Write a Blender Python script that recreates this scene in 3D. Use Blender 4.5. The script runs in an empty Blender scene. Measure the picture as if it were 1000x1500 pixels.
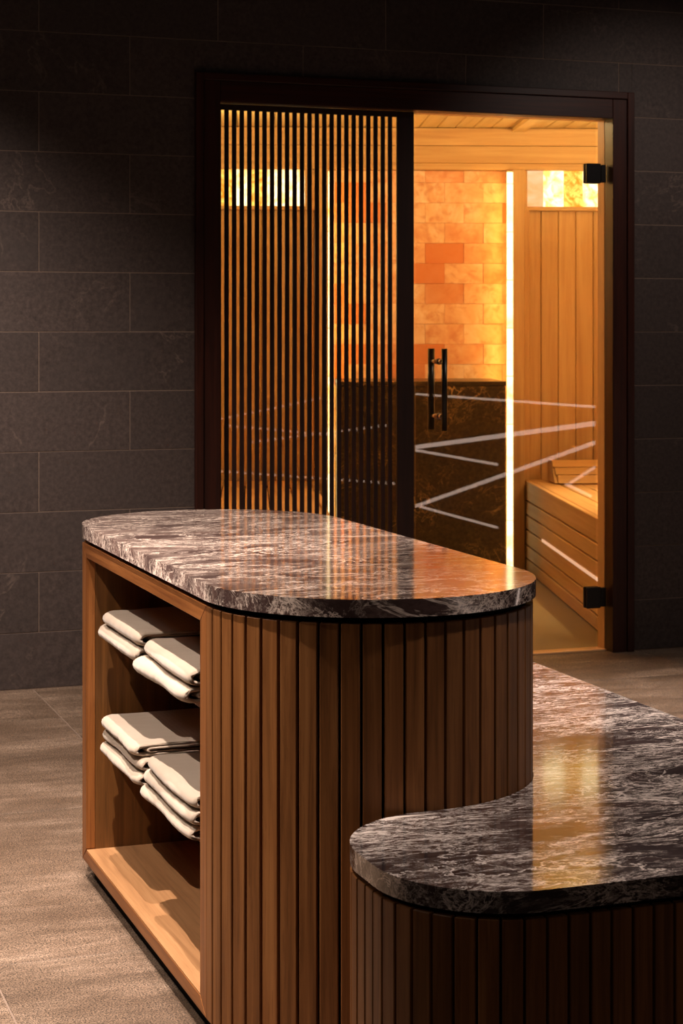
import bpy, bmesh, math, random
from mathutils import Vector, Matrix, noise
random.seed(7)
SC = bpy.context.scene
PI = math.pi
COL = SC.collection

# ------------------------------------------------------------------ camera
H = 1.1876                      # eye height
TH = 0.3416                     # yaw of the lens off the wall normal
cam_d = bpy.data.cameras.new('camera')
cam = bpy.data.objects.new('camera', cam_d)
COL.objects.link(cam)
cam.location = (0, 0, H)
cam.rotation_euler = (PI/2, 0, -TH)
cam_d.sensor_fit = 'VERTICAL'
cam_d.sensor_height = 36
cam_d.sensor_width = 24
cam_d.lens = 2735.6/1500*36
cam_d.shift_y = -263.4/1500
cam_d.clip_start = 0.05
cam_d.dof.use_dof = True
cam_d.dof.focus_distance = 3.5
cam_d.dof.aperture_fstop = 15
SC.camera = cam

# ------------------------------------------------------------------ world, exposure
w = bpy.data.worlds.new('world'); SC.world = w; w.use_nodes = True
w.node_tree.nodes['Background'].inputs[0].default_value = (1.0, .72, .55, 1)
w.node_tree.nodes['Background'].inputs[1].default_value = 0.02
SC.view_settings.view_transform = 'Standard'
SC.view_settings.look = 'None'
SC.view_settings.exposure = 0
SC.view_settings.gamma = 1
SC.view_settings.use_curve_mapping = False

# ------------------------------------------------------------------ lamps of the rooms, with added fill
def lamp(name, kind, loc, power, color, target=None, **k):
    d = bpy.data.lights.new(name, kind); d.energy = power; d.color = color
    for a, v in k.items(): setattr(d, a, v)
    o = bpy.data.objects.new(name, d); COL.objects.link(o); o.location = loc
    if target is not None:
        o.rotation_euler = (Vector(target)-Vector(loc)).to_track_quat('-Z', 'Y').to_euler()
    return o
WARM = (1.0, .83, .71)
# ceiling downlights (room)
SPOTS = [  # x, y, power, target, cone, blend, radius
    (.64, 3.85, 240, (.66, 3.85, 0), 52, .6, .012),
    (.86, 4.05, 160, (.80, 4.0, 0), 58, .7, .012),
    (.34, 3.05, 410, (.50, 3.35, 0), 48, .6, .012),
    (-.48, 3.15, 190, (.75, 3.45, .3), 40, .6, .012),
    (.05, 4.6, 500, (.15, 6.0, 0), 92, .95, .02),
    (2.25, 3.50, 420, (1.95, 3.6, 0), 44, .9, .02),
    (1.40, 2.45, 140, (1.38, 2.5, 0), 40, .9, .02),
    (2.9, 4.7, 480, (2.85, 4.7, 0), 58, .8, .02),
    (3.5, 4.9, 42, (3.5, 6.4, .6), 90, .9, .02),  # added to lift the right part of the back wall
]
for i, (x, y, p, t, cone, bl, rad) in enumerate(SPOTS):
    lamp('downlight_lamp', 'SPOT', (x, y, 2.66), p, WARM if x < 1 else (1, .84, .74), t, spot_size=math.radians(cone), spot_blend=bl, shadow_soft_size=rad)

lamp('room_fill_lamp', 'AREA', (.4, -.6, 2.68), 4.5, WARM, (.6, 1.2, 0), shape='SQUARE', size=1.2)  # unseen soft fill added behind the camera for the front slats
lamp('room_fill_lamp', 'AREA', (-.6, 2.6, 2.68), 9, WARM, (.9, 3.4, 0), shape='SQUARE', size=.9)  # unseen soft side fill added for the towels and left slats
TS = .2923                      # the sauna stands turned behind the glass front
SU = Vector((math.cos(TS), -math.sin(TS), 0)); SW = Vector((math.sin(TS), math.cos(TS), 0))
def S(u, wv, z=0): return SU*u + SW*wv + Vector((0, 0, z))
AMB = (1.0, .72, .33)
for (u, wv, z, p) in ((-.31, 7.7, 1.5, 8), (1.95, 7.6, 1.45, 12), (.85, 7.7, 2.10, 7)):  # unseen points added to light the sauna interior
    lamp('sauna_fill_lamp', 'POINT', S(u, wv, z), p, AMB, shadow_soft_size=.06)

lamp('sauna_seat_fill', 'SPOT', S(1.78, 8.15, 2.12), 130, (1, .70, .30), S(1.62, 8.2, .4), spot_size=math.radians(58), spot_blend=.9, shadow_soft_size=.03)  # added out of view to brighten the right bench seat
for u, s_ in ((1.278, -1), (.427, 1)):      # the side of each light strip that grazes the salt
    lamp('salt_strip_lamp', 'AREA', S(u, 9.262, 1.0), 2.2, (1, .55, .07), S(u+s_*.12, 9.345, 1.0), shape='RECTANGLE', size=.012, size_y=1.9)

for u in (1.95, -.31):                      # hidden area lamps added to brighten the sauna ceiling
    lamp('sauna_ceiling_fill', 'AREA', S(u, 8.2, 1.85), 19, (1, .76, .28), S(u+(.35 if u < 0 else -.35), 8.4, 3.2), shape='RECTANGLE', size=.05, size_y=.3)

# ------------------------------------------------------------------ helpers
def lin(r, g, b):
    def f(c):
        c /= 255.0
        return c/12.92 if c <= .04045 else ((c+.055)/1.055)**2.4
    return (f(r), f(g), f(b), 1)

def empty(name, loc=(0, 0, 0), rz=0, label=None, cat=None, group=None, kind=None):
    o = bpy.data.objects.new(name, None); COL.objects.link(o)
    o.location = loc; o.rotation_euler = (0, 0, rz); o.empty_display_size = .1
    tag(o, label, cat, group, kind); return o
def tag(o, label=None, cat=None, group=None, kind=None):
    if label: o['label'] = label
    if cat: o['category'] = cat
    if group: o['group'] = group
    if kind: o['kind'] = kind
    return o
def link(name, mesh, parent=None, loc=(0, 0, 0), rz=0, m=None):
    o = bpy.data.objects.new(name, mesh); COL.objects.link(o)
    o.parent = parent; o.location = loc; o.rotation_euler = (0, 0, rz)
    if m is not None and not mesh.materials: mesh.materials.append(m)
    return o
def mesh_of(bm, name='mesh', smooth=False, m=None):
    me = bpy.data.meshes.new(name)
    bmesh.ops.recalc_face_normals(bm, faces=bm.faces)
    bm.to_mesh(me); bm.free()
    if smooth:
        for p in me.polygons: p.use_smooth = True
    if m: me.materials.append(m)
    return me
def box_bm(x0, x1, y0, y1, z0, z1, bev=0, bm=None):
    own = bm is None
    bm = bm or bmesh.new()
    vs = [bm.verts.new(p) for p in ((x0,y0,z0),(x1,y0,z0),(x1,y1,z0),(x0,y1,z0),(x0,y0,z1),(x1,y0,z1),(x1,y1,z1),(x0,y1,z1))]
    fs = [bm.faces.new([vs[i] for i in f]) for f in ((3,2,1,0),(4,5,6,7),(0,1,5,4),(1,2,6,5),(2,3,7,6),(3,0,4,7))]
    if bev:
        es = list({e for f in fs for e in f.edges})
        bmesh.ops.bevel(bm, geom=es, offset=bev, segments=1, affect='EDGES')
    return bm
def box(name, x0, x1, y0, y1, z0, z1, m, parent=None, bev=0):
    """box in the parent's space; its origin sits at the middle of its foot"""
    cx, cy = (x0+x1)/2, (y0+y1)/2
    me = mesh_of(box_bm(x0-cx, x1-cx, y0-cy, y1-cy, 0, z1-z0, bev), name, m=m)
    return link(name, me, parent, (cx, cy, z0))
def prism(name, pts, z0, z1, m, parent=None, bev=0, seg=2, at=(0, 0), smooth=False):
    bm = bmesh.new()
    lo = [bm.verts.new((x-at[0], y-at[1], 0)) for x, y in pts]
    hi = [bm.verts.new((x-at[0], y-at[1], z1-z0)) for x, y in pts]
    n = len(pts)
    f0 = bm.faces.new(lo[::-1]); f1 = bm.faces.new(hi)
    for i in range(n):
        f = bm.faces.new((lo[i], lo[(i+1) % n], hi[(i+1) % n], hi[i])); f.smooth = smooth
    if bev:
        bmesh.ops.bevel(bm, geom=list(f0.edges)+list(f1.edges), offset=bev, segments=seg, affect='EDGES', profile=.5)
    me = mesh_of(bm, name, m=m)
    return link(name, me, parent, (at[0], at[1], z0))
def arc(cx, cy, r, a0, a1, n):
    return [(cx+r*math.cos(math.radians(a0+(a1-a0)*i/n)), cy+r*math.sin(math.radians(a0+(a1-a0)*i/n))) for i in range(n+1)]
def cyl_bm(bm, p0, p1, r, n=20):
    p0, p1 = Vector(p0), Vector(p1); q = (p1-p0).to_track_quat('Z', 'Y')
    a = [bm.verts.new(p0 + q @ Vector((r*math.cos(2*PI*i/n), r*math.sin(2*PI*i/n), 0))) for i in range(n)]
    b = [bm.verts.new(p1 + q @ Vector((r*math.cos(2*PI*i/n), r*math.sin(2*PI*i/n), 0))) for i in range(n)]
    bm.faces.new(a[::-1]); bm.faces.new(b)
    for i in range(n):
        f = bm.faces.new((a[i], a[(i+1) % n], b[(i+1) % n], b[i])); f.smooth = True
    return bm

# ------------------------------------------------------------------ materials
class Mat:
    def __init__(s, name, rough=.5, spec=.5, metal=0, coat=0, coat_r=.1):
        s.m = bpy.data.materials.new(name); s.m.use_nodes = True; s.t = s.m.node_tree
        s.b = s.t.nodes['Principled BSDF']
        s.b.inputs['Roughness'].default_value = rough
        s.b.inputs['Specular IOR Level'].default_value = spec
        s.b.inputs['Metallic'].default_value = metal
        s.b.inputs['Coat Weight'].default_value = coat
        s.b.inputs['Coat Roughness'].default_value = coat_r
    def n(s, t, **k):
        nd = s.t.nodes.new(t)
        for a, v in k.items():
            if a in nd.inputs: nd.inputs[a].default_value = v
            else: setattr(nd, a, v)
        return nd
    def l(s, a, b): s.t.links.new(a, b)
    def coords(s, scale=(1, 1, 1), kind='Object', loc=(0, 0, 0), rot=(0, 0, 0), rnd=0):
        c = s.n('ShaderNodeTexCoord'); mp = s.n('ShaderNodeMapping')
        mp.inputs['Scale'].default_value = scale; mp.inputs['Location'].default_value = loc; mp.inputs['Rotation'].default_value = rot
        s.l(c.outputs[kind], mp.inputs[0])
        if rnd:
            oi = s.n('ShaderNodeObjectInfo'); mu = s.n('ShaderNodeMath', operation='MULTIPLY'); mu.inputs[1].default_value = rnd
            s.l(oi.outputs['Random'], mu.inputs[0]); va = s.n('ShaderNodeVectorMath', operation='ADD')
            s.l(mp.outputs[0], va.inputs[0]); s.l(mu.outputs[0], va.inputs[1]); return va.outputs[0]
        return mp.outputs[0]
    def noise(s, vec, scale, detail=4, rough=.55, dist=0):
        nd = s.n('ShaderNodeTexNoise'); nd.inputs['Scale'].default_value = scale; nd.inputs['Detail'].default_value = detail
        nd.inputs['Roughness'].default_value = rough; nd.inputs['Distortion'].default_value = dist
        s.l(vec, nd.inputs['Vector']); return nd.outputs['Fac']
    def ramp(s, fac, stops, interp='LINEAR'):
        r = s.n('ShaderNodeValToRGB'); cr = r.color_ramp; cr.interpolation = interp
        while len(cr.elements) < len(stops): cr.elements.new(.5)
        for e, (p, c) in zip(cr.elements, stops):
            e.position = p; e.color = c if len(c) == 4 else (*c, 1)
        s.l(fac, r.inputs[0]); return r.outputs[0]
    def mix(s, a, b, fac, mode='MIX'):
        nd = s.n('ShaderNodeMix', data_type='RGBA', blend_type=mode)
        for v, i in ((fac, 0), (a, 6), (b, 7)):
            if isinstance(v, (int, float, tuple)): nd.inputs[i].default_value = v
            else: s.l(v, nd.inputs[i])
        return nd.outputs[2]
    def math(s, op, a, b=0):
        nd = s.n('ShaderNodeMath', operation=op)
        for v, i in ((a, 0), (b, 1)):
            if isinstance(v, (int, float)): nd.inputs[i].default_value = v
            else: s.l(v, nd.inputs[i])
        return nd.outputs[0]
    def ridge(s, nz, width):      # thin bright line where the noise crosses one half
        a = s.math('ABSOLUTE', s.math('SUBTRACT', nz, .5))
        return s.math('MAXIMUM', s.math('SUBTRACT', 1, s.math('DIVIDE', a, width)), 0)
    def bump(s, h, strength=.2, dist=.002):
        nd = s.n('ShaderNodeBump'); nd.inputs['Strength'].default_value = strength; nd.inputs['Distance'].default_value = dist
        s.l(h, nd.inputs['Height']); s.l(nd.outputs[0], s.b.inputs['Normal'])
    def color(s, c):
        if isinstance(c, tuple): s.b.inputs['Base Color'].default_value = c
        else: s.l(c, s.b.inputs['Base Color'])
    def rnd_value(s, col, lo, hi):
        oi = s.n('ShaderNodeObjectInfo'); mr = s.n('ShaderNodeMapRange')
        mr.inputs['To Min'].default_value = lo; mr.inputs['To Max'].default_value = hi
        s.l(oi.outputs['Random'], mr.inputs[0])
        hv = s.n('ShaderNodeHueSaturation'); s.l(mr.outputs[0], hv.inputs['Value']); s.l(col, hv.inputs['Color'])
        return hv.outputs[0]

def plain(name, c, rough=.5, metal=0, spec=.5, coat=0):
    m = Mat(name, rough, spec, metal, coat)
    v = m.noise(m.coords(), 60, 3); m.color(m.mix(tuple(x*.85 for x in c[:3])+(1,), c, v)); m.bump(v, .05, .0004)
    return m.m
def wood(name, dark, mid, light, axis='z', rough=.42, var=(.8, 1.2), grain=1.0, spec=.4):
    m = Mat(name, rough, spec)
    sc = {'z': (60, 60, 2.2), 'x': (2.2, 60, 60), 'y': (60, 2.2, 60)}[axis]
    v = m.coords(tuple(q*grain for q in sc), rnd=37)
    n1 = m.noise(v, 1.0, 5, .6, .6); n2 = m.noise(v, 4.5, 3, .6)
    c = m.ramp(n1, [(.28, dark), (.5, mid), (.74, light)])
    c = m.mix(c, dark, m.math('MULTIPLY', m.math('GREATER_THAN', n2, .6), .35))
    m.color(m.rnd_value(c, *var))
    m.bump(n2, .25, .0006)
    return m.m
W_SLAT = wood('oak_slat', lin(96, 58, 28), lin(132, 84, 44), lin(158, 106, 60), 'z', .45, (.72, 1.12), spec=.25)
W_CAB = wood('oak_panel_upright', lin(112, 64, 28), lin(146, 90, 44), lin(168, 108, 58), 'z', .42, (.92, 1.05))
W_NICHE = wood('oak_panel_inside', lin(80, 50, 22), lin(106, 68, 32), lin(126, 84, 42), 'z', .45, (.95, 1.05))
W_CABY = wood('oak_panel_long', lin(112, 64, 28), lin(146, 90, 44), lin(168, 108, 58), 'y', .42, (.92, 1.05))
W_FRAME = wood('dark_mahogany', lin(34, 12, 6), lin(50, 19, 10), lin(64, 27, 14), 'z', .4, (.95, 1.05))
W_FRAMEX = wood('dark_mahogany_long', lin(34, 12, 6), lin(50, 19, 10), lin(64, 27, 14), 'x', .4, (.95, 1.05))
W_SCREEN = wood('screen_slat', lin(26, 11, 7), lin(40, 17, 11), lin(52, 24, 15), 'z', .5, (.9, 1.1))
_l = (lin(196, 150, 104), lin(214, 172, 124), lin(226, 188, 142))
W_SAUZ = wood('sauna_wood_upright', *_l, 'z', .5, (.88, 1.05), .45)
W_SAUX = wood('sauna_wood_across', *_l, 'x', .5, (.88, 1.05), .45)
W_SAUY = wood('sauna_wood_long', *_l, 'y', .5, (.92, 1.05), .45)
W_CEIL_LIT = wood('sauna_ceiling_wood_lit', lin(218, 186, 128), lin(232, 204, 148), lin(240, 216, 164), 'y', .5, (.94, 1.05), .45)  # paler than the wall boards: ceiling brightness put into the wood colour
BLACK = plain('black_core', lin(9, 6, 5), .8, spec=.1)
BMETAL = plain('black_metal', lin(14, 11, 10), .32, spec=.5)
CHROME = plain('brushed_steel', lin(180, 160, 145), .25, 1)
GROUT = plain('grout', lin(136, 116, 102), .9)
PLASTER = plain('dark_plaster', lin(34, 27, 24), .9, spec=.1)

def marble(name, base, cloud, vein, rot=.18, rough=.07, str_=(1, 1, 1), coat=.0, vv=1.0, fleck=.75, cl=.4):
    m = Mat(name, rough, .5); m.b.inputs['IOR'].default_value = 1.8
    v = m.coords(str_, rot=(0, 0, rot))
    wv = m.n('ShaderNodeTexNoise'); wv.inputs['Scale'].default_value = 3.0; wv.inputs['Detail'].default_value = 3
    m.l(v, wv.inputs['Vector'])
    wd = m.n('ShaderNodeVectorMath', operation='SUBTRACT'); wd.inputs[1].default_value = (.5, .5, .5); m.l(wv.outputs['Color'], wd.inputs[0])
    ws = m.n('ShaderNodeVectorMath', operation='SCALE'); ws.inputs['Scale'].default_value = .13; m.l(wd.outputs[0], ws.inputs[0])
    wa = m.n('ShaderNodeVectorMath', operation='ADD'); m.l(v, wa.inputs[0]); m.l(ws.outputs[0], wa.inputs[1]); q = wa.outputs[0]
    n1 = m.noise(q, 15, 8, .7, .5); n2 = m.noise(q, 34, 9, .78, .5); n3 = m.noise(q, 80, 6, .8); n4 = m.noise(q, 7, 6, .65, .8)
    mask = m.ramp(m.noise(q, 8.0, 5, .65), [(.4, (0, 0, 0)), (.56, (1, 1, 1))])
    c = m.ramp(n3, [(.3, tuple(x*.55 for x in base[:3])+(1,)), (.7, tuple(min(1, x*1.45) for x in base[:3])+(1,))])
    c = m.mix(c, cloud, m.ramp(n1, [(.48, (0, 0, 0)), (.64, (cl, cl, cl))]))
    r1 = m.math('MULTIPLY', m.math('POWER', m.ridge(n1, .015), 1.1), m.math('ADD', .3, mask))
    r3 = m.math('MULTIPLY', m.math('POWER', m.ridge(n4, .012), 1.1), 1.1)
    r2 = m.math('MULTIPLY', m.ridge(n2, .035), m.math('MULTIPLY', mask, .7))
    vn = m.math('MULTIPLY', m.math('MINIMUM', m.math('ADD', m.math('ADD', r1, r3), r2), 1), m.math('MULTIPLY', m.math('ADD', .3, n3), 1.1*vv))
    fl = m.ramp(m.noise(q, 46, 9, .85, .2), [(.57, (0, 0, 0)), (.62, (1, 1, 1))])
    fl = m.math('MULTIPLY', fl, m.math('MULTIPLY', mask, fleck*vv))
    c = m.mix(c, vein, m.math('MINIMUM', m.math('ADD', vn, fl), 1))
    m.color(c)
    rr = m.n('ShaderNodeMapRange'); rr.inputs['To Min'].default_value = rough*.7; rr.inputs['To Max'].default_value = rough*1.5
    m.l(n2, rr.inputs[0]); m.l(rr.outputs[0], m.b.inputs['Roughness'])
    m.bump(n3, .03, .0003)
    return m.m
MARBLE = marble('grey_marble', lin(52, 42, 42), lin(92, 74, 70), lin(238, 222, 212), str_=(.42, 1.25, 1.2))
MARBLE_TOP = marble('brown_grey_marble', lin(74, 57, 54), lin(118, 94, 86), lin(232, 212, 198), str_=(.46, 1.2, 1.2), rot=-.12, fleck=.38, cl=.6)
def block_stone():
    m = Mat('brown_veined_stone', .3, .5)
    v = m.coords(rnd=5); n1 = m.noise(v, 3, 5, .6, .8); n2 = m.noise(v, 9, 6, .7, .5); n3 = m.noise(v, 60, 5, .7)
    c = m.ramp(n3, [(.35, lin(44, 33, 22)), (.65, lin(76, 60, 40))])
    k = m.math('MULTIPLY', m.math('ADD', m.ridge(n1, .007), m.math('MULTIPLY', m.ridge(n2, .012), .6)), m.ramp(m.noise(v, 4, 3), [(.46, (0, 0, 0)), (.62, (1, 1, 1))]))
    m.color(m.mix(c, lin(200, 160, 104), m.math('MINIMUM', m.math('MULTIPLY', k, .8), 1)))
    return m.m
MARBLE2 = block_stone()

def slate():
    m = Mat('slate_tile', .62, .35)
    v = m.coords((1, 1, 1), rnd=23)
    n1 = m.noise(v, 5, 5, .6, .4); n2 = m.noise(v, 70, 8, .8); n3 = m.noise(v, 2.3, 6, .6, .9)
    c = m.ramp(n2, [(.3, lin(40, 33, 31)), (.7, lin(84, 71, 67))])
    c = m.mix(c, lin(64, 56, 54), m.ramp(n1, [(.4, (0, 0, 0)), (.7, (.5, .5, .5))]))
    msk = m.ramp(m.noise(v, 3, 2), [(.54, (0, 0, 0)), (.66, (1, 1, 1))])
    vn = m.math('MULTIPLY', m.math('MULTIPLY', m.math('POWER', m.ridge(n3, .012), 1.5), n2), msk)
    c = m.mix(c, lin(180, 155, 140), m.math('MULTIPLY', vn, .3))
    m.color(m.rnd_value(c, .88, 1.1)); m.bump(n2, .3, .001)
    return m.m
SLATE = slate()
def floor_mat():
    m = Mat('floor_stone', .5, .3)
    v = m.coords((1, 1, 1), rnd=11); vs = m.coords((.8, 3.2, 1), rnd=11, rot=(0, 0, .06))
    n1 = m.noise(vs, 3.5, 8, .72, .3); n2 = m.noise(v, 300, 2, .8); n3 = m.noise(v, 3.2, 5, .6)
    c = m.ramp(n1, [(.3, lin(92, 80, 70)), (.5, lin(124, 110, 98)), (.68, lin(158, 144, 132))])
    c = m.mix(c, lin(96, 82, 70), m.ramp(n3, [(.42, (0, 0, 0)), (.66, (.8, .8, .8))]))
    c = m.mix(c, m.ramp(n2, [(.38, lin(30, 26, 24)), (.62, lin(235, 220, 206))]), .85, 'OVERLAY')
    m.color(m.rnd_value(c, .93, 1.05)); m.bump(n2, .45, .0015)
    return m.m
FLOOR = floor_mat()
def cloth():
    m = Mat('linen', .9, .15)
    m.b.inputs['Sheen Weight'].default_value = .3
    v = m.coords()
    n1 = m.noise(m.coords((1, 1, 1)), 9, 4); n2 = m.noise(m.coords((600, 600, 60)), 1, 2)
    c = m.mix(lin(176, 158, 140), lin(198, 182, 165), n1)
    sx = m.n('ShaderNodeSeparateXYZ'); m.l(v, sx.inputs[0])     # thin woven stripes near one side
    st = m.math('GREATER_THAN', m.math('SINE', m.math('MULTIPLY', sx.outputs['X'], 620)), .55)
    band = m.math('MULTIPLY', m.math('GREATER_THAN', sx.outputs['X'], .11), m.math('LESS_THAN', sx.outputs['X'], .16))
    c = m.mix(c, lin(176, 154, 136), m.math('MULTIPLY', m.math('MULTIPLY', st, band), .6))
    m.color(c); m.bump(n2, .3, .0006)
    return m.m
CLOTH = cloth()
def salt():
    m = Mat('salt_brick', .55, .3)
    v = m.coords(rnd=19)
    n1 = m.noise(v, 7, 6, .62, .8); n2 = m.noise(v, 18, 6, .65, .6)
    c = m.ramp(n1, [(.32, lin(222, 160, 118)), (.5, lin(236, 190, 148)), (.68, lin(246, 216, 184))])
    c = m.mix(c, lin(200, 122, 80), m.ramp(n2, [(.5, (0, 0, 0)), (.68, (.65, .65, .65))]))
    oi = m.n('ShaderNodeObjectInfo')
    c = m.mix(c, lin(212, 120, 68), m.ramp(oi.outputs['Random'], [(.55, (0, 0, 0)), (.62, (.35, .35, .35)), (.8, (.4, .4, .4)), (.84, (.85, .85, .85))]))
    m.color(c)
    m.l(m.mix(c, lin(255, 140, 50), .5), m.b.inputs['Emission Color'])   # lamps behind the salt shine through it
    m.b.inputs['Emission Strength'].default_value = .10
    m.bump(n2, .3, .004)
    return m.m
SALT = salt()
def emit(name, c, s, c2=None, scale=6, stops=(.35, .65)):
    m = Mat(name, .5)
    m.color((0.02, 0.015, 0.01, 1))
    if c2:
        v = m.coords(rnd=31); q = m.noise(v, scale, 4, .6, .8)
        m.l(m.ramp(q, [(stops[0], c), (stops[1], c2)]), m.b.inputs['Emission Color'])
    else:
        m.b.inputs['Emission Color'].default_value = c
    m.b.inputs['Emission Strength'].default_value = s
    return m.m
LED = emit('warm_led', (1, .50, .08, 1), 3.2, (1, .80, .42, 1), 5, (.3, .5))
SALT_PINK = emit('lit_salt_pink', (1, .42, .14, 1), 1.25, (1, .62, .34, 1), 9)
SALT_WHITE = emit('lit_salt_white', (1, .50, .10, 1), 2.6, (1, .86, .5, 1), 16, (.38, .58))
SALT_YELLOW = emit('lit_salt_yellow', (.8, .2, .005, 1), 1.9, (1, .66, .12, 1), 24, (.4, .6))
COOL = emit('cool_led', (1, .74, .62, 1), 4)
def glass():
    m = bpy.data.materials.new('clear_glass'); m.use_nodes = True; t = m.node_tree; t.nodes.clear()
    out = t.nodes.new('ShaderNodeOutputMaterial'); mx = t.nodes.new('ShaderNodeMixShader')
    tr = t.nodes.new('ShaderNodeBsdfTransparent'); tr.inputs[0].default_value = (.97, .965, .95, 1)
    gl = t.nodes.new('ShaderNodeBsdfGlossy'); gl.inputs['Roughness'].default_value = 0.0
    ge = t.nodes.new('ShaderNodeNewGeometry'); dp = t.nodes.new('ShaderNodeVectorMath'); dp.operation = 'DOT_PRODUCT'
    t.links.new(ge.outputs['Incoming'], dp.inputs[0]); t.links.new(ge.outputs['Normal'], dp.inputs[1])
    def M(op, a, b=0):
        n = t.nodes.new('ShaderNodeMath'); n.operation = op
        for v, i in ((a, 0), (b, 1)):
            if isinstance(v, (int, float)): n.inputs[i].default_value = v
            else: t.links.new(v, n.inputs[i])
        return n.outputs[0]
    k = M('ADD', M('MULTIPLY', M('POWER', M('SUBTRACT', 1, M('ABSOLUTE', dp.outputs['Value'])), 5), .955), .045)
    t.links.new(k, mx.inputs[0]); t.links.new(tr.outputs[0], mx.inputs[1]); t.links.new(gl.outputs[0], mx.inputs[2])
    t.links.new(mx.outputs[0], out.inputs[0]); return m
GLASS = glass()

# ------------------------------------------------------------------ room shell
DW = 6.196                       # face of the tiled back wall
X0, X1, Y0, ZC = -1.2, 4.0, -2.0, 2.7
OX0, OX1, OZ = 1.669, 3.351, 2.078   # outside of the door frame
fl = empty('floor', kind='structure')
box('grout_bed', X0, X1, Y0, DW+.10, -.10, -.001, GROUT, fl)
def grid(a, b, start, step):
    r = [a]; k = math.ceil((a-start)/step+1e-6)
    while start+k*step < b-1e-4: r.append(start+k*step); k += 1
    return r+[b]
gx = grid(X0, X1, .549, .566); gy = grid(Y0, DW+.03, 3.516, 1.1); gp = .0034
for i in range(len(gx)-1):
    for j in range(len(gy)-1):
        if gx[i+1]-gx[i] < .01: continue
        if gy[j+1] < .2: continue
        box('floor_tile', gx[i]+gp/2, gx[i+1]-gp/2, gy[j]+gp/2, gy[j+1]-gp/2, -.0065, 0, FLOOR, fl, .0008)
wb = empty('wall_back', kind='structure')
box('wall_panel', X0, OX0+.03, DW+.0015, DW+.104, -.10, ZC, GROUT, wb)
box('wall_panel', OX1-.03, X1+.1, DW+.0015, DW+.104, -.10, ZC, GROUT, wb)
box('wall_panel', OX0+.03, OX1-.03, DW+.0015, DW+.104, OZ-.03, ZC, GROUT, wb)
zs = [0.0] + [H+.0013-1.2+.2*k for k in range(1, 14)] + [ZC]
jw = .0024
for r in range(len(zs)-1):
    z0, z1 = zs[r]+(jw/2 if r else .003), zs[r+1]-jw/2
    if z1-z0 < .03: continue
    # rows alternate by half a tile; the row whose joint stands at 1.134 lies just above eye height's joint
    st = 1.443 if (r % 2) == 0 else 1.134
    xs = grid(X0, X1, st, .618)
    for i in range(len(xs)-1):
        a, b = xs[i]+jw/2, xs[i+1]-jw/2
        segs = [(a, b, z0, z1)]
        if z0 < OZ:
            segs = []
            if a < OX0: segs.append((a, min(b, OX0), z0, z1))
            if b > OX1: segs.append((max(a, OX1), b, z0, z1))
            if z1 > OZ and b > OX0 and a < OX1: segs.append((max(a, OX0), min(b, OX1), OZ, z1))
        for (p, q, u, v) in segs:
            if q-p > .008 and v-u > .008: box('wall_tile', p, q, DW+random.uniform(-.0004, .0004), DW+.011, u, v, SLATE, wb, .0008)
for nm, a in (('wall_left', (X0-.1, X0, Y0, DW+.1)), ('wall_right', (X1, X1+.1, Y0, DW+.1)), ('wall_front', (X0-.1, X1+.1, Y0-.1, Y0))):
    tag(box(nm, *a, -.1, ZC, PLASTER), kind='structure')
tag(box('ceiling', X0-.1, X1+.1, Y0-.1, DW+.16, ZC, ZC+.1, PLASTER), kind='structure')

# ------------------------------------------------------------------ sauna room behind the glass
F0 = DW+.12
UL, UR, WB, ZS = -.35, 2.05, 9.36, 2.215
def wline(u, d=F0): return (d + math.sin(TS)*u)/math.cos(TS)
sroot_loc = S(0, 0)
def P2(u, wv): v = S(u, wv); return (v.x, v.y)
tag(prism('floor_sauna', [P2(UL, wline(UL, DW+.10)), P2(UR, wline(UR, DW+.10)), P2(UR, WB), P2(UL, WB)], -.1, -.002, plain('sauna_floor_stone', lin(132, 112, 78), .6)), kind='structure')
def sempty(name, **k): return empty(name, (0, 0, 0), -TS, **k)
# back wall: boards run in (u, w) space since every parent empty is turned by TS
sb = sempty('wall_sauna_back', kind='structure')
box('wall_panel', UL-.05, UR+.05, WB+.05, WB+.10, 0, ZS, BLACK, sb)
# horizontal header boards above
for z0, z1, w0 in ((2.124, 2.212, 9.33), (2.034, 2.121, 9.32), (2.000, 2.032, 9.30)):
    box('board', UL, UR, w0, WB+.05, z0, z1, W_SAUX, sb, .002)
# upright planks below the lit salt windows and at each side
def planks(u0, u1, z0, z1, step=.0885, start=None):
    a = start if start is not None else u0
    us = [u0]; k = a
    while k < u1-.005:
        if k > u0+.005: us.append(k)
        k += step
    us.append(u1)
    for p, q in zip(us, us[1:]):
        box('plank', p+.0012, q-.0012, WB-.01, WB+.05, z0, z1, W_SAUZ, sb, .003)
planks(1.371, UR, 0, 1.80, start=1.467)
planks(UL, .333, 0, 1.80, start=.237-6*.0885)
# posts framing the salt wall
box('post', 1.3135, 1.371, 9.25, WB+.05, 0, 1.9995, W_SAUZ, sb, .003)
box('post', .333, .3905, 9.25, WB+.05, 0, 1.9995, W_SAUZ, sb, .003)
box('post', 1.3725, 1.40, 9.29, WB-.011, 0, 1.797, W_SAUZ, sb, .003)
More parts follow.
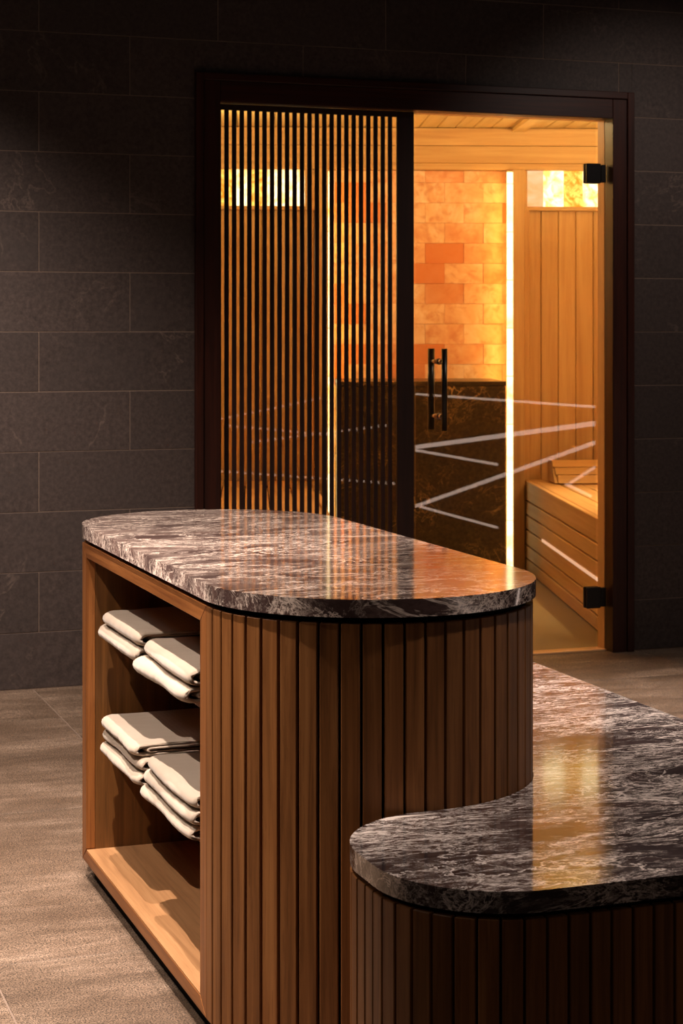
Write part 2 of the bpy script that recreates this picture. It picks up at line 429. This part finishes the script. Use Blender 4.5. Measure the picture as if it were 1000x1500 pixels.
# lit salt windows
def salt_window(u0, u1, tiles, lab):
    t = sempty('salt_window', label=lab, cat='lamp panel', group='backlit salt windows')
    z0, z1 = 1.798, 1.999
    box('frame', u0, u1, 9.32, WB+.05, z0, z0+.02, W_SAUX, t, .002)
    if u0 > 1: box('board', u1+.001, UR, 9.325, WB+.05, z0, z1, W_SAUX, sb, .002)
    else: box('board', u1+.001, .3325, 9.325, WB+.05, z0, z1, W_SAUX, sb, .002)
    box('frame', u0, u0+.023, 9.32, WB+.05, z0+.02, z1, W_SAUZ, t, .002)
    box('frame', u1-.023, u1, 9.32, WB+.05, z0+.02, z1, W_SAUZ, t, .002)
    for a, b, m in tiles:
        box('salt_tile', a+.0008, b-.0008, 9.335+random.uniform(0, .004), WB+.03, z0+.02, z1, m, t, .002)
salt_window(1.371, 1.90, [(1.394, 1.478, SALT_PINK), (1.478, 1.581, SALT_WHITE), (1.581, 1.678, SALT_YELLOW), (1.678, 1.78, SALT_WHITE), (1.78, 1.877, SALT_YELLOW)],
            'glowing salt window of upright tiles at upper right in the sauna')
salt_window(-.20, .30, [(-.177, -.08, SALT_YELLOW), (-.08, .0, SALT_WHITE), (.0, .09, SALT_YELLOW), (.09, .19, SALT_WHITE), (.19, .277, SALT_WHITE)],
            'glowing salt window seen through the slats, upper left in the sauna')
# salt brick wall
sw = sempty('salt_wall', label='wall of orange salt bricks above the marble block in the sauna', cat='salt wall')
us0, us1, bw, bh = .3915, 1.3125, .1955, .1013
box('backing', us0, us1, WB+.031, WB+.05, .7, 1.998, SALT, sw)
for q in range(6): box('kick_board', us0+.001, us1-.001, WB-.01, WB+.05, q*.116+.002, q*.116+.114, W_SAUX, sb, .003)
z = 1.998; r = 0
first = True
while z > .72:
    h = .060 if first else bh
    zl = z-h; st = 1.2715 if r % 2 == 0 else 1.174
    k = st; xs = [us1]
    while k > us0+.01: xs.append(k); k -= bw
    xs.append(us0); xs = xs[::-1]
    for a, b in zip(xs, xs[1:]):
        box('salt_brick', a+.0003, b-.0003, WB-.02+random.uniform(-.004, .004), WB+.03, zl+.0003, z-.0003, SALT, sw, .0015)
    z = zl; r += 1; first = False
# led strips beside the salt
for u0, lab in ((1.284, 'vertical warm light strip at the right edge of the salt wall'), (.3915, 'vertical warm light strip at the left edge of the salt wall, behind the slats')):
    t = sempty('light_strip', label=lab, cat='light strip')
    zz = .01; k = 0
    while zz < 1.985:
        box('led_segment', u0, u0+.0285, 9.262, 9.275, zz, min(zz+.24, 1.99)-.004, LED, t)
        zz += .24
    box('channel', u0-.001, u0+.0295, 9.275, 9.29, .005, 1.995, W_SAUZ, t)
# marble stove block
mb = sempty('stove_surround', label='dark brown veined marble block in front of the salt wall', cat='stove block')
box('marble_front', .43, 1.205, 8.75, 8.78, 0, .935, MARBLE2, mb, .002)
box('marble_side', .43, .46, 8.781, WB-.04, 0, .935, MARBLE2, mb, .002)
box('marble_side', 1.175, 1.205, 8.781, WB-.04, 0, .935, MARBLE2, mb, .002)
box('marble_top', .427, 1.208, 8.745, WB-.04, .936, .956, MARBLE2, mb, .002)
# ceiling boards
cs = sempty('ceiling_sauna', kind='structure')
k = UL-.0
edges = []
u = .851-14*.091
while u < UR+.05: edges.append(u); u += .091
for a, b in zip(edges, edges[1:]):
    a2, b2 = max(a, UL), min(b, UR)
    if b2-a2 < .01: continue
    box('ceiling_board', a2+.0015, b2-.0015, max(wline(a2), wline(b2)), WB+.05, ZS, ZS+.02, W_CEIL_LIT, cs, .003)
box('ceiling_batten', 1.319, 1.385, wline(1.4), 9.325, ZS-.022, ZS-.001, W_CEIL_LIT, cs, .002)
prism('ceiling_slab', [P2(UL-.1, wline(UL-.1)), P2(UR+.1, wline(UR+.1)), P2(UR+.1, WB+.1), P2(UL-.1, WB+.1)], ZS+.022, ZS+.06, BLACK, None)
bpy.data.objects['ceiling_slab']['kind'] = 'structure'; bpy.data.objects['ceiling_slab'].name = 'ceiling_sauna_slab'
for nm, u0, u1 in (('wall_sauna_left', UL-.06, UL), ('wall_sauna_right', UR, UR+.06)):
    t = sempty(nm, kind='structure')
    wv = max(wline(u0), wline(u1))+.01
    while wv < WB+.04:
        b = min(wv+.0885, WB+.05)
        box('plank', u0, u1, wv+.0012, b-.0012, 0, ZS, W_SAUZ, t, .003); wv += .0885
# benches
def bench(u0, u1, face, lab, w0):
    t = sempty('sauna_bench', label=lab, cat='bench', group='slatted sauna benches')
    s = 1 if face == u0 else -1
    zz = [(.3525, .4485), (.2815, .3455), (.2095, .2745), (.1325, .2025), (.066, .1255), (.004, .059)]
    for a, b in zz:
        x = sorted((face, face+s*.022))
        box('front_board', *x, w0, 9.30, a, b, W_SAUY, t, .003)
    n = 6; lo, hi = (u0+.0235, u1) if s == 1 else (u0, u1-.0235)
    wd = (hi-lo)/n
    for i in range(n):
        box('seat_board', lo+i*wd+.003, lo+(i+1)*wd-.003, w0, 9.30, .4265, .4485, W_SAUY, t, .003)
    box('bench_frame', min(u0, u1)+.03, max(u0, u1)-.03, w0+.01, 9.29, .0, .424, BLACK, t)
bench(1.377, UR-.005, 1.377, 'pale slatted bench on the right of the sauna, behind the clear door', wline(UR)+.02)
bench(UL+.005, .327, .327, 'slatted bench on the left of the sauna, seen between the screen slats', wline(.33)+.02)
# headrest on the right bench
hr = sempty('headrest', label='sloped slatted wooden headrest lying on the right sauna bench', cat='headrest')
def wedge(name, u0, u1, ya, yb, z0, z1, sl, m, p):
    # a board of the sloping front: lower edge at ya, upper edge leans back
    bm = bmesh.new()
    pts = [(ya, z0), (ya+sl, z1), (ya+sl+.02, z1), (ya+.02, z0)]
    L = [bm.verts.new((u0, y, zz)) for y, zz in pts]; R = [bm.verts.new((u1, y, zz)) for y, zz in pts]
    bm.faces.new(L); bm.faces.new(R[::-1])
    for i in range(4): bm.faces.new((L[i], L[(i+1) % 4], R[(i+1) % 4], R[i]))
    bmesh.ops.bevel(bm, geom=list(bm.edges), offset=.002, segments=1, affect='EDGES')
    return link(name, mesh_of(bm, name, m=m), p)
yy = 8.98
for z0, z1 in ((.455, .492), (.495, .526), (.529, .560)):
    wedge('headrest_board', 1.495-(z0-.455)*.2, 2.0, yy, yy, z0, z1, .035, W_SAUX, hr); yy += .037
for u0 in (1.49, 1.98):
    bm = bmesh.new(); pts = [(9.0, .455), (9.105, .56), (9.22, .56), (9.22, .455)]
    L = [bm.verts.new((u0-.01, y, zz)) for y, zz in pts]; R = [bm.verts.new((u0+.01, y, zz)) for y, zz in pts]
    bm.faces.new(L); bm.faces.new(R[::-1])
    for i in range(4): bm.faces.new((L[i], L[(i+1) % 4], R[(i+1) % 4], R[i]))
    link('headrest_side', mesh_of(bm, 'headrest_side', m=W_SAUZ), hr)
ls = sempty('bench_glint', label='slim glowing bar standing in for a reflection on the front boards of the right sauna bench', cat='light strip')
box('profile', 1.371, 1.376, 7.30, 8.72, .204, .216, emit('bench_glint_glow', (1, .55, .32, 1), .9), ls)  # reflected line on the boards, made as an added glowing bar

# ------------------------------------------------------------------ door frame, glass front
fr = empty('trim_1', kind='structure')
IX0, IX1, IZ = 1.757, 3.265, 1.979
box('frame_post', OX0+.028, IX0, DW-.014, DW+.052, 0, OZ-.026, W_FRAME, fr, .002)
box('frame_post', IX1, OX1-.028, DW-.014, DW+.052, 0, OZ-.026, W_FRAME, fr, .002)
box('frame_head', IX0+.0005, IX1-.0005, DW-.014, DW+.052, IZ, OZ-.026, W_FRAMEX, fr, .002)
box('casing', OX0, OX0+.0275, DW-.022, DW+.0085, 0, OZ, W_FRAME, fr, .002)
box('casing', OX1-.0275, OX1, DW-.022, DW+.0085, 0, OZ, W_FRAME, fr, .002)
box('casing', OX0+.028, OX1-.028, DW-.022, DW+.0085, OZ-.0255, OZ, W_FRAMEX, fr, .002)
box('jamb_lining', IX1-.0005, IX1+.03, DW+.054, DW+.108, 0, IZ+.02, W_SAUZ, fr, .001)
box('jamb_lining', IX0-.03, IX0+.0005, DW+.054, DW+.108, 0, IZ+.02, W_SAUZ, fr, .001)
box('head_lining', IX0+.001, IX1-.001, DW+.054, DW+.108, IZ, IZ+.02, W_SAUX, fr, .001)
box('threshold', IX0, IX1, DW+.032, DW+.098, -.002, .006, W_SAUX, fr, .002)

# clear glass door leaf
dr = empty('door_1', (3.2, DW+.044, 0), kind='structure')
GY = .0                                  # leaf centred on its own plane
def dbox(name, x0, x1, y0, y1, z0, z1, m, bev=0, parent=dr):
    return box(name, x0-3.2, x1-3.2, y0-(DW+.044), y1-(DW+.044), z0, z1, m, parent, bev)
G0, G1 = DW+.040, DW+.048
dbox('glass_pane', 2.500, 3.222, G0, G1, .010, IZ-.006, GLASS)
for z0, z1 in ((1.741, 1.815), (.161, .240)):
    hg = dbox('hinge', 3.178, 3.238, G0-.012, G0-.0005, z0, z1, BMETAL, .003)
    c = box('hinge_knuckle', .031, .052, -.004, .012, .004, z1-z0-.004, BMETAL, hg, .002)
    dbox('hinge', 3.178, 3.238, G1+.0005, G1+.012, z0, z1, BMETAL, .003)
hd = empty('door_handle', (2.5875-3.2, 0, 0)); hd.parent = dr
def cyl(name, p0, p1, r, m, parent, n=20):
    o = Vector(p0); bm = cyl_bm(bmesh.new(), (0, 0, 0), Vector(p1)-o, r, n)
    return link(name, mesh_of(bm, name, m=m), parent, o)
cyl('grip_bar', (0, -.062, .834), (0, -.062, 1.128), .0105, BMETAL, hd)
cyl('grip_bar', (0, .062, .834), (0, .062, 1.128), .0125, BMETAL, hd)
for z in (.884, 1.082):
    cyl('standoff', (0, -.053, z), (0, -.0045, z), .0085, CHROME, hd)
    cyl('standoff', (0, .0045, z), (0, .051, z), .0085, CHROME, hd)
    cyl('collar', (0, -.016, z), (0, -.0045, z), .0115, CHROME, hd)

# fixed pane with the slatted screen
w1 = empty('window_1', (2.12, DW+.044, 0), kind='structure')
box('glass_pane', IX0+.002-2.12, 2.492-2.12, -.004, .004, .010, IZ-.006, GLASS, w1)
scr = empty('slat_screen', (2.12, DW+.035, 0), label='dark upright wooden slat screen standing before the fixed sauna glass', cat='screen')
sy0, sy1 = -.0025, .0042
p0, pitch = 1.7790, 0.02757
# gaps were read at px 326..576
n = 24
zt, zb = IZ-.022, .05
box('top_rail', IX0+.001-2.12, 2.424-2.12, sy0-.002, sy1+.001, zt, IZ-.001, W_SCREEN, scr, .001)
box('bottom_rail', IX0+.001-2.12, 2.424-2.12, sy0-.002, sy1+.001, .008, zb, W_SCREEN, scr, .001)
box('stile', 2.4245-2.12, 2.490-2.12, sy0-.002, sy1+.001, .008, IZ-.001, W_SCREEN, scr, .001)
me = mesh_of(box_bm(-.0080, .0080, sy0, sy1, 0, zt-zb, .001), 'slat', m=W_SCREEN)
for i in range(n+1):
    x = p0+i*pitch-pitch/2
    if x+.0067 < 2.4245: link('slat', me, scr, (x-2.12, 0, zb))

# ------------------------------------------------------------------ towel counter
EC, D1, D2, RS, RC = 1.1167, 3.0106, 3.9813, .2889, .2839
ZB, ZT, ZSL0, ZSL1 = .040, .730, .7405, .7690
def stadium(r, n=40):
    return arc(EC, D1, r, 180, 360, n) + arc(EC, D2, r, 0, 180, n)
ct = empty('towel_counter', (EC, (D1+D2)/2, 0), label='tall oak slatted counter with open towel shelves and rounded grey marble top', cat='counter')
CO = (EC, (D1+D2)/2)
def cp(name, pts, z0, z1, m, **k):
    o = prism(name, pts, z0, z1, m, None, at=CO, **k); o.parent = ct; o.location = (0, 0, z0); return o
def cb(name, x0, x1, y0, y1, z0, z1, m, bev=0): return box(name, x0-CO[0], x1-CO[0], y0-CO[1], y1-CO[1], z0, z1, m, ct, bev)
cp('marble_top', stadium(RS, 72), ZSL0, ZSL1, MARBLE_TOP, bev=.0022, smooth=True)
FX = EC-RC                        # face of the open side
FA, FB = 3.017, 4.030             # outside of the shelf frame
CI = 1.21                         # back of the niche
rin = RC-.0125
core = [(FX+.0125, FA+.0365)] + arc(EC, D1, rin, 180, 360, 40) + arc(EC, D2, rin, 0, 169, 38) + [(FX+.018, FB-.0365), (CI+.0125, FB-.0365), (CI+.0125, FA+.0365)]
cp('core', core, ZB+.002, ZT+.0095, BLACK)
cp('plinth', stadium(RC-.022, 40), 0, ZB+.0015, BLACK)
# frame of the niche
def miter(name, pts, x0, x1, m):
    bm = bmesh.new()
    L = [bm.verts.new((x0-CO[0], y-CO[1], z)) for y, z in pts]; R = [bm.verts.new((x1-CO[0], y-CO[1], z)) for y, z in pts]
    bm.faces.new(L); bm.faces.new(R[::-1]); n = len(pts)
    for i in range(n): bm.faces.new((L[i], L[(i+1) % n], R[(i+1) % n], R[i]))
    bmesh.ops.bevel(bm, geom=list(bm.edges), offset=.0009, segments=1, affect='EDGES')
    return link(name, mesh_of(bm, name, m=m), ct)
FT, FW = .030, .040
g = .0003
miter('frame_stile', [(FA, ZB), (FA+FW-g, ZB+FT), (FA+FW-g, ZT-FT), (FA, ZT-g)], FX, FX+.02, W_CAB)
miter('frame_stile', [(FB, ZB), (FB-FW+g, ZB+FT), (FB-FW+g, ZT-FT), (FB, ZT-g)], FX, FX+.02, W_CAB)
miter('frame_rail', [(FA+g, ZT), (FA+FW, ZT-FT), (FB-FW, ZT-FT), (FB-g, ZT)], FX, FX+.02, W_CABY)
miter('frame_rail', [(FA+g, ZB), (FA+FW, ZB+FT-.004), (FB-FW, ZB+FT-.004), (FB-g, ZB)], FX, FX+.02, W_CABY)
NA, NB = FA+FW, FB-FW
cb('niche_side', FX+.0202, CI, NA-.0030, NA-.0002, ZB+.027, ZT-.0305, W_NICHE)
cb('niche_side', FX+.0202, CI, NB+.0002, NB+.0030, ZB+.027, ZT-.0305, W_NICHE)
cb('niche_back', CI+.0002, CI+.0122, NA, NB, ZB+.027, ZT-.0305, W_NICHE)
cb('niche_top', FX+.0202, CI, NA, NB, ZT-.030, ZT-.012, W_CABY)
W_PALE = wood('oak_board_pale', lin(138, 98, 64), lin(166, 122, 82), lin(182, 138, 96), 'y', .45, (1, 1.02))
cb('bottom_board', FX+.001, CI, NA+.0005, NB-.0005, ZB+.0262, ZB+.0285, W_PALE)
SH = (.533, .291)
for z in SH: cb('shelf', .885, CI, NA+.0003, NB-.0003, z-.021, z, W_CABY, .001)
# slats all round: start at the frame, run round both ends and the far side
def run_slats(path, closed_len, pitch, wid, thick, z0, z1, parent, off, m, phase=0, zref=0):
    me = mesh_of(box_bm(-wid/2, wid/2, 0, thick, 0, z1-z0, .0012), 'slat', m=m)
    k = 0; out = []
    while phase+k*pitch+wid <= closed_len+1e-6:
        x, y, nx, ny = path(phase+k*pitch+wid/2)
        # local +y points inward
        rz = math.atan2(-ny, -nx)-PI/2
        out.append(link('slat', me, parent, (x-off[0], y-off[1], z0), rz)); k += 1
    return out
def polypath(segs):
    """segs: ('l', x0,y0,x1,y1,nx,ny) or ('a', cx,cy,r,a0,a1); outward normal known"""
    L = []
    for s in segs:
        L.append(math.hypot(s[3]-s[1], s[4]-s[2]) if s[0] == 'l' else abs(math.radians(s[5]-s[4]))*s[3])
    def f(t):
        for s, ln in zip(segs, L):
            if t <= ln or s is segs[-1]:
                k = t/ln
                if s[0] == 'l': return (s[1]+(s[3]-s[1])*k, s[2]+(s[4]-s[2])*k, s[5], s[6])
                a = math.radians(s[4]+(s[5]-s[4])*k)
                return (s[1]+s[3]*math.cos(a), s[2]+s[3]*math.sin(a), math.cos(a), math.sin(a))
            t -= ln
    return f, sum(L)
aend = 180-math.degrees(math.asin(min(1, (FB-D2)/RC)))
f, ln = polypath([('l', FX, FA-.0005, FX, D1, -1, 0), ('a', EC, D1, RC, 180, 360), ('l', EC+RC, D1, EC+RC, D2, 1, 0), ('a', EC, D2, RC, 0, aend)])
run_slats(f, ln, .0344, .0297, .012, ZB, ZT, ct, CO, W_SLAT, .0005)

# ------------------------------------------------------------------ low bench wrapped round the counter
BO = (1.66, 2.6)
bn = empty('marble_bench', (BO[0], BO[1], 0), label='low L-shaped slatted bench with grey marble seat wrapping round the counter', cat='bench')
r = .185; xa, xb, ya, yb, ye = .928, 1.845, 2.288, 2.727, 4.25
def bout(o):       # outline moved inward by o
    ri = r-o
    rc = RC+.0012+o
    return (arc(xa+r, ya+r, ri, 180, 270, 20) + arc(xb-r, ya+r, ri, 270, 360, 20) + arc(xb-r, ye-r, ri, 0, 90, 16)
            + arc(EC+RC+.0012+r, ye-r, ri, 90, 180, 16) + arc(EC, D1, rc, 0, -90, 30) + arc(xa+r, 2.5418+.0, ri, 90, 180, 20))
def bp(name, pts, z0, z1, m, **k):
    o = prism(name, pts, z0, z1, m, None, at=BO, **k); o.parent = bn; o.location = (0, 0, z0); return o
BZ = .4333
bp('marble_seat', bout(0), BZ-.030, BZ, MARBLE, bev=.0022, smooth=True)
bp('core', bout(.0145), .04, BZ-.0305, BLACK)
bp('plinth', bout(.03), 0, .0395, BLACK)
# the straight left side is .07 long between two rounded corners
f, ln = polypath([('a', xa+r, 2.542, r-.001, 95, 180), ('l', xa+.001, 2.542, xa+.001, ya+r, -1, 0), ('a', xa+r, ya+r, r-.001, 180, 270),
                  ('l', xa+r, ya+.001, xb-r, ya+.001, 0, -1), ('a', xb-r, ya+r, r-.001, 270, 360), ('l', xb-.001, ya+r, xb-.001, ye-r, 1, 0),
                  ('a', xb-r, ye-r, r-.001, 0, 90), ('l', xb-r, ye-.001, EC+RC+r, ye-.001, 0, 1), ('a', EC+RC+.0012+r, ye-r, r-.001, 90, 178)])
run_slats(f, ln, .0326, .0284, .012, .04, BZ-.0385, bn, BO, W_SLAT, .0105)

# ------------------------------------------------------------------ towels
def towel(seed, W, L, T):
    """folded linen towel: an outer sheet wrapped over a folded inner sheet; fold at x=0, long side along y"""
    rnd = random.Random(seed)
    bm = bmesh.new(); NS = 60
    def sheet(path, ts, y0, y1, wob):
        # path: (x, z) centre line; closed ribbon section
        n = len(path); nor = []
        for i in range(n):
            a = path[max(i-1, 0)]; b = path[min(i+1, n-1)]
            dx, dz = b[0]-a[0], b[1]-a[1]; l = math.hypot(dx, dz) or 1
            nor.append((-dz/l, dx/l))
        sec = [(p[0]+q[0]*ts/2, p[1]+q[1]*ts/2) for p, q in zip(path, nor)] + [(p[0]-q[0]*ts/2, p[1]-q[1]*ts/2) for p, q in zip(path, nor)][::-1]
        rings = []
        for s in range(NS+1):
            t = s/NS; y = y0+(y1-y0)*t
            e = min(t, 1-t)*2
            puff = 1-.10*(1-min(1, e*6))**2
            ring = []
            for (x, z) in sec:
                nn = noise.noise_vector(Vector((x*9+seed*3.1, y*7, z*10+seed)))
                n2 = noise.noise(Vector((x*24+seed, y*60, z*24)))+.6*noise.noise(Vector((x*70+seed, y*40, z*60)))
                ring.append(bm.verts.new((x+nn.x*wob+n2*.0012+.007*(1-min(1, e*5))**2, y+nn.y*wob*.8+n2*.0012+noise.noise(Vector((x*40, seed*5, z*90)))*.006*(1-min(1, e*4)), max(.0004, T/2+(z-T/2)*puff+(nn.z*wob*.3+n2*.0008)*(min(1, z/T*1.2))))))
            rings.append(ring)
        m = len(sec)
        for s in range(NS):
            for i in range(m):
                bm.faces.new((rings[s][i], rings[s][(i+1) % m], rings[s+1][(i+1) % m], rings[s+1][i]))
        bm.faces.new(rings[0][::-1]); bm.faces.new(rings[-1])
    ts = T*.24; rr = T/2-ts/2
    N = 12
    back = [W-(W-.02)*i/N for i in range(N+1)]
    p = [(x, T-ts/2) for x in back]
    p += [(.02-.0+(-(.02-ts*.2))*math.sin(PI*i/10), T/2+rr*math.cos(PI*i/10)) for i in range(1, 10)]
    p += [(x, ts/2) for x in back[::-1]]
    sheet(p, ts, 0, L, .006)
    ti = T*.17; ri = T/2-ts-ti/2
    j = rnd.uniform(.0, .012)
    p = [(x, T/2+ri) for x in [W-.004-(W-.04)*i/8 for i in range(9)]]
    p += [(.036-.012*math.sin(PI*i/6), T/2+ri*math.cos(PI*i/6)) for i in range(1, 6)]
    p += [(x, T/2-ri) for x in [.036+(W-.04)*i/8 for i in range(9)]]
    sheet(p, ti, -.004+j, L-.004, .003)
    me = mesh_of(bm, 'towel', smooth=True, m=CLOTH)
    return me
seed = 1
STACKS = [  # shelf z, near y, length, count, x of the fold, words
    (SH[0], 3.605, .325, 2, .846, ('', 'far stack on the upper shelf')),
    (SH[0], 3.180, .345, 2, .838, ('', 'near stack on the upper shelf')),
    (SH[1], 3.600, .320, 3, .850, ('', 'far stack on the lower shelf')),
    (SH[1], 3.180, .345, 3, .842, ('', 'near stack on the lower shelf')),
]
names2 = ('bottom', 'top'); names3 = ('bottom', 'middle', 'top')
for zs_, y0, L, cnt, xf, (_, wd) in STACKS:
    z = zs_+.0006
    for k in range(cnt):
        T = .0305 if cnt == 2 else .0265
        me = towel(seed, .30, L+random.uniform(-.012, .012), T)
        pos = (names2 if cnt == 2 else names3)[k]
        o = link('towel', me, None, (xf+random.uniform(-.006, .006)+(-.004 if k == 0 else .004), y0+random.uniform(-.008, .008), z), random.uniform(-.02, .02))
        tag(o, 'folded cream linen towel, %s of the %s' % (pos, wd), 'towel', 'folded towels in the counter')
        z += T+.0012; seed += 1

# ------------------------------------------------------------------ light lines on the right-hand wall (seen mirrored in the glass)
RODS = [((-1.53, .51), (.895, .756)), ((-1.34, .471), (1.229, .527)), ((-.708, .375), (2.237, .644)), ((-1.55, .105), (2.237, .298)),
        ((2.54, .834), (4.776, .844)), ((2.54, .528), (4.776, .768)), ((2.54, .517), (3.738, .511)), ((2.54, .188), (4.776, .680)),
        ((2.54, .204), (3.738, .188)), ((4.526, .476), (4.776, .567)), ((4.53, .470), (4.776, .435))]
RL = ['faint light line sloping down to the right behind the screen slats, above the marble top',
      'light line sloping gently down behind the screen slats, at the height of the handle\'s foot',
      'light line rising to the right behind the screen slats towards the dark stile',
      'lowest light line mirrored behind the screen slats, sloping gently down',
      'faint top light line across the clear door, sloping down to the right across the planks',
      'bold light line across the clear door just below the handle, rising to the right',
      'hazy short light line across the marble block just below the handle',
      'long light line rising from the low left of the clear door to above the headrest',
      'low light line sloping down across the foot of the marble block',
      'very short light line rising in front of the headrest',
      'very short light line falling over the seat beside the headrest']
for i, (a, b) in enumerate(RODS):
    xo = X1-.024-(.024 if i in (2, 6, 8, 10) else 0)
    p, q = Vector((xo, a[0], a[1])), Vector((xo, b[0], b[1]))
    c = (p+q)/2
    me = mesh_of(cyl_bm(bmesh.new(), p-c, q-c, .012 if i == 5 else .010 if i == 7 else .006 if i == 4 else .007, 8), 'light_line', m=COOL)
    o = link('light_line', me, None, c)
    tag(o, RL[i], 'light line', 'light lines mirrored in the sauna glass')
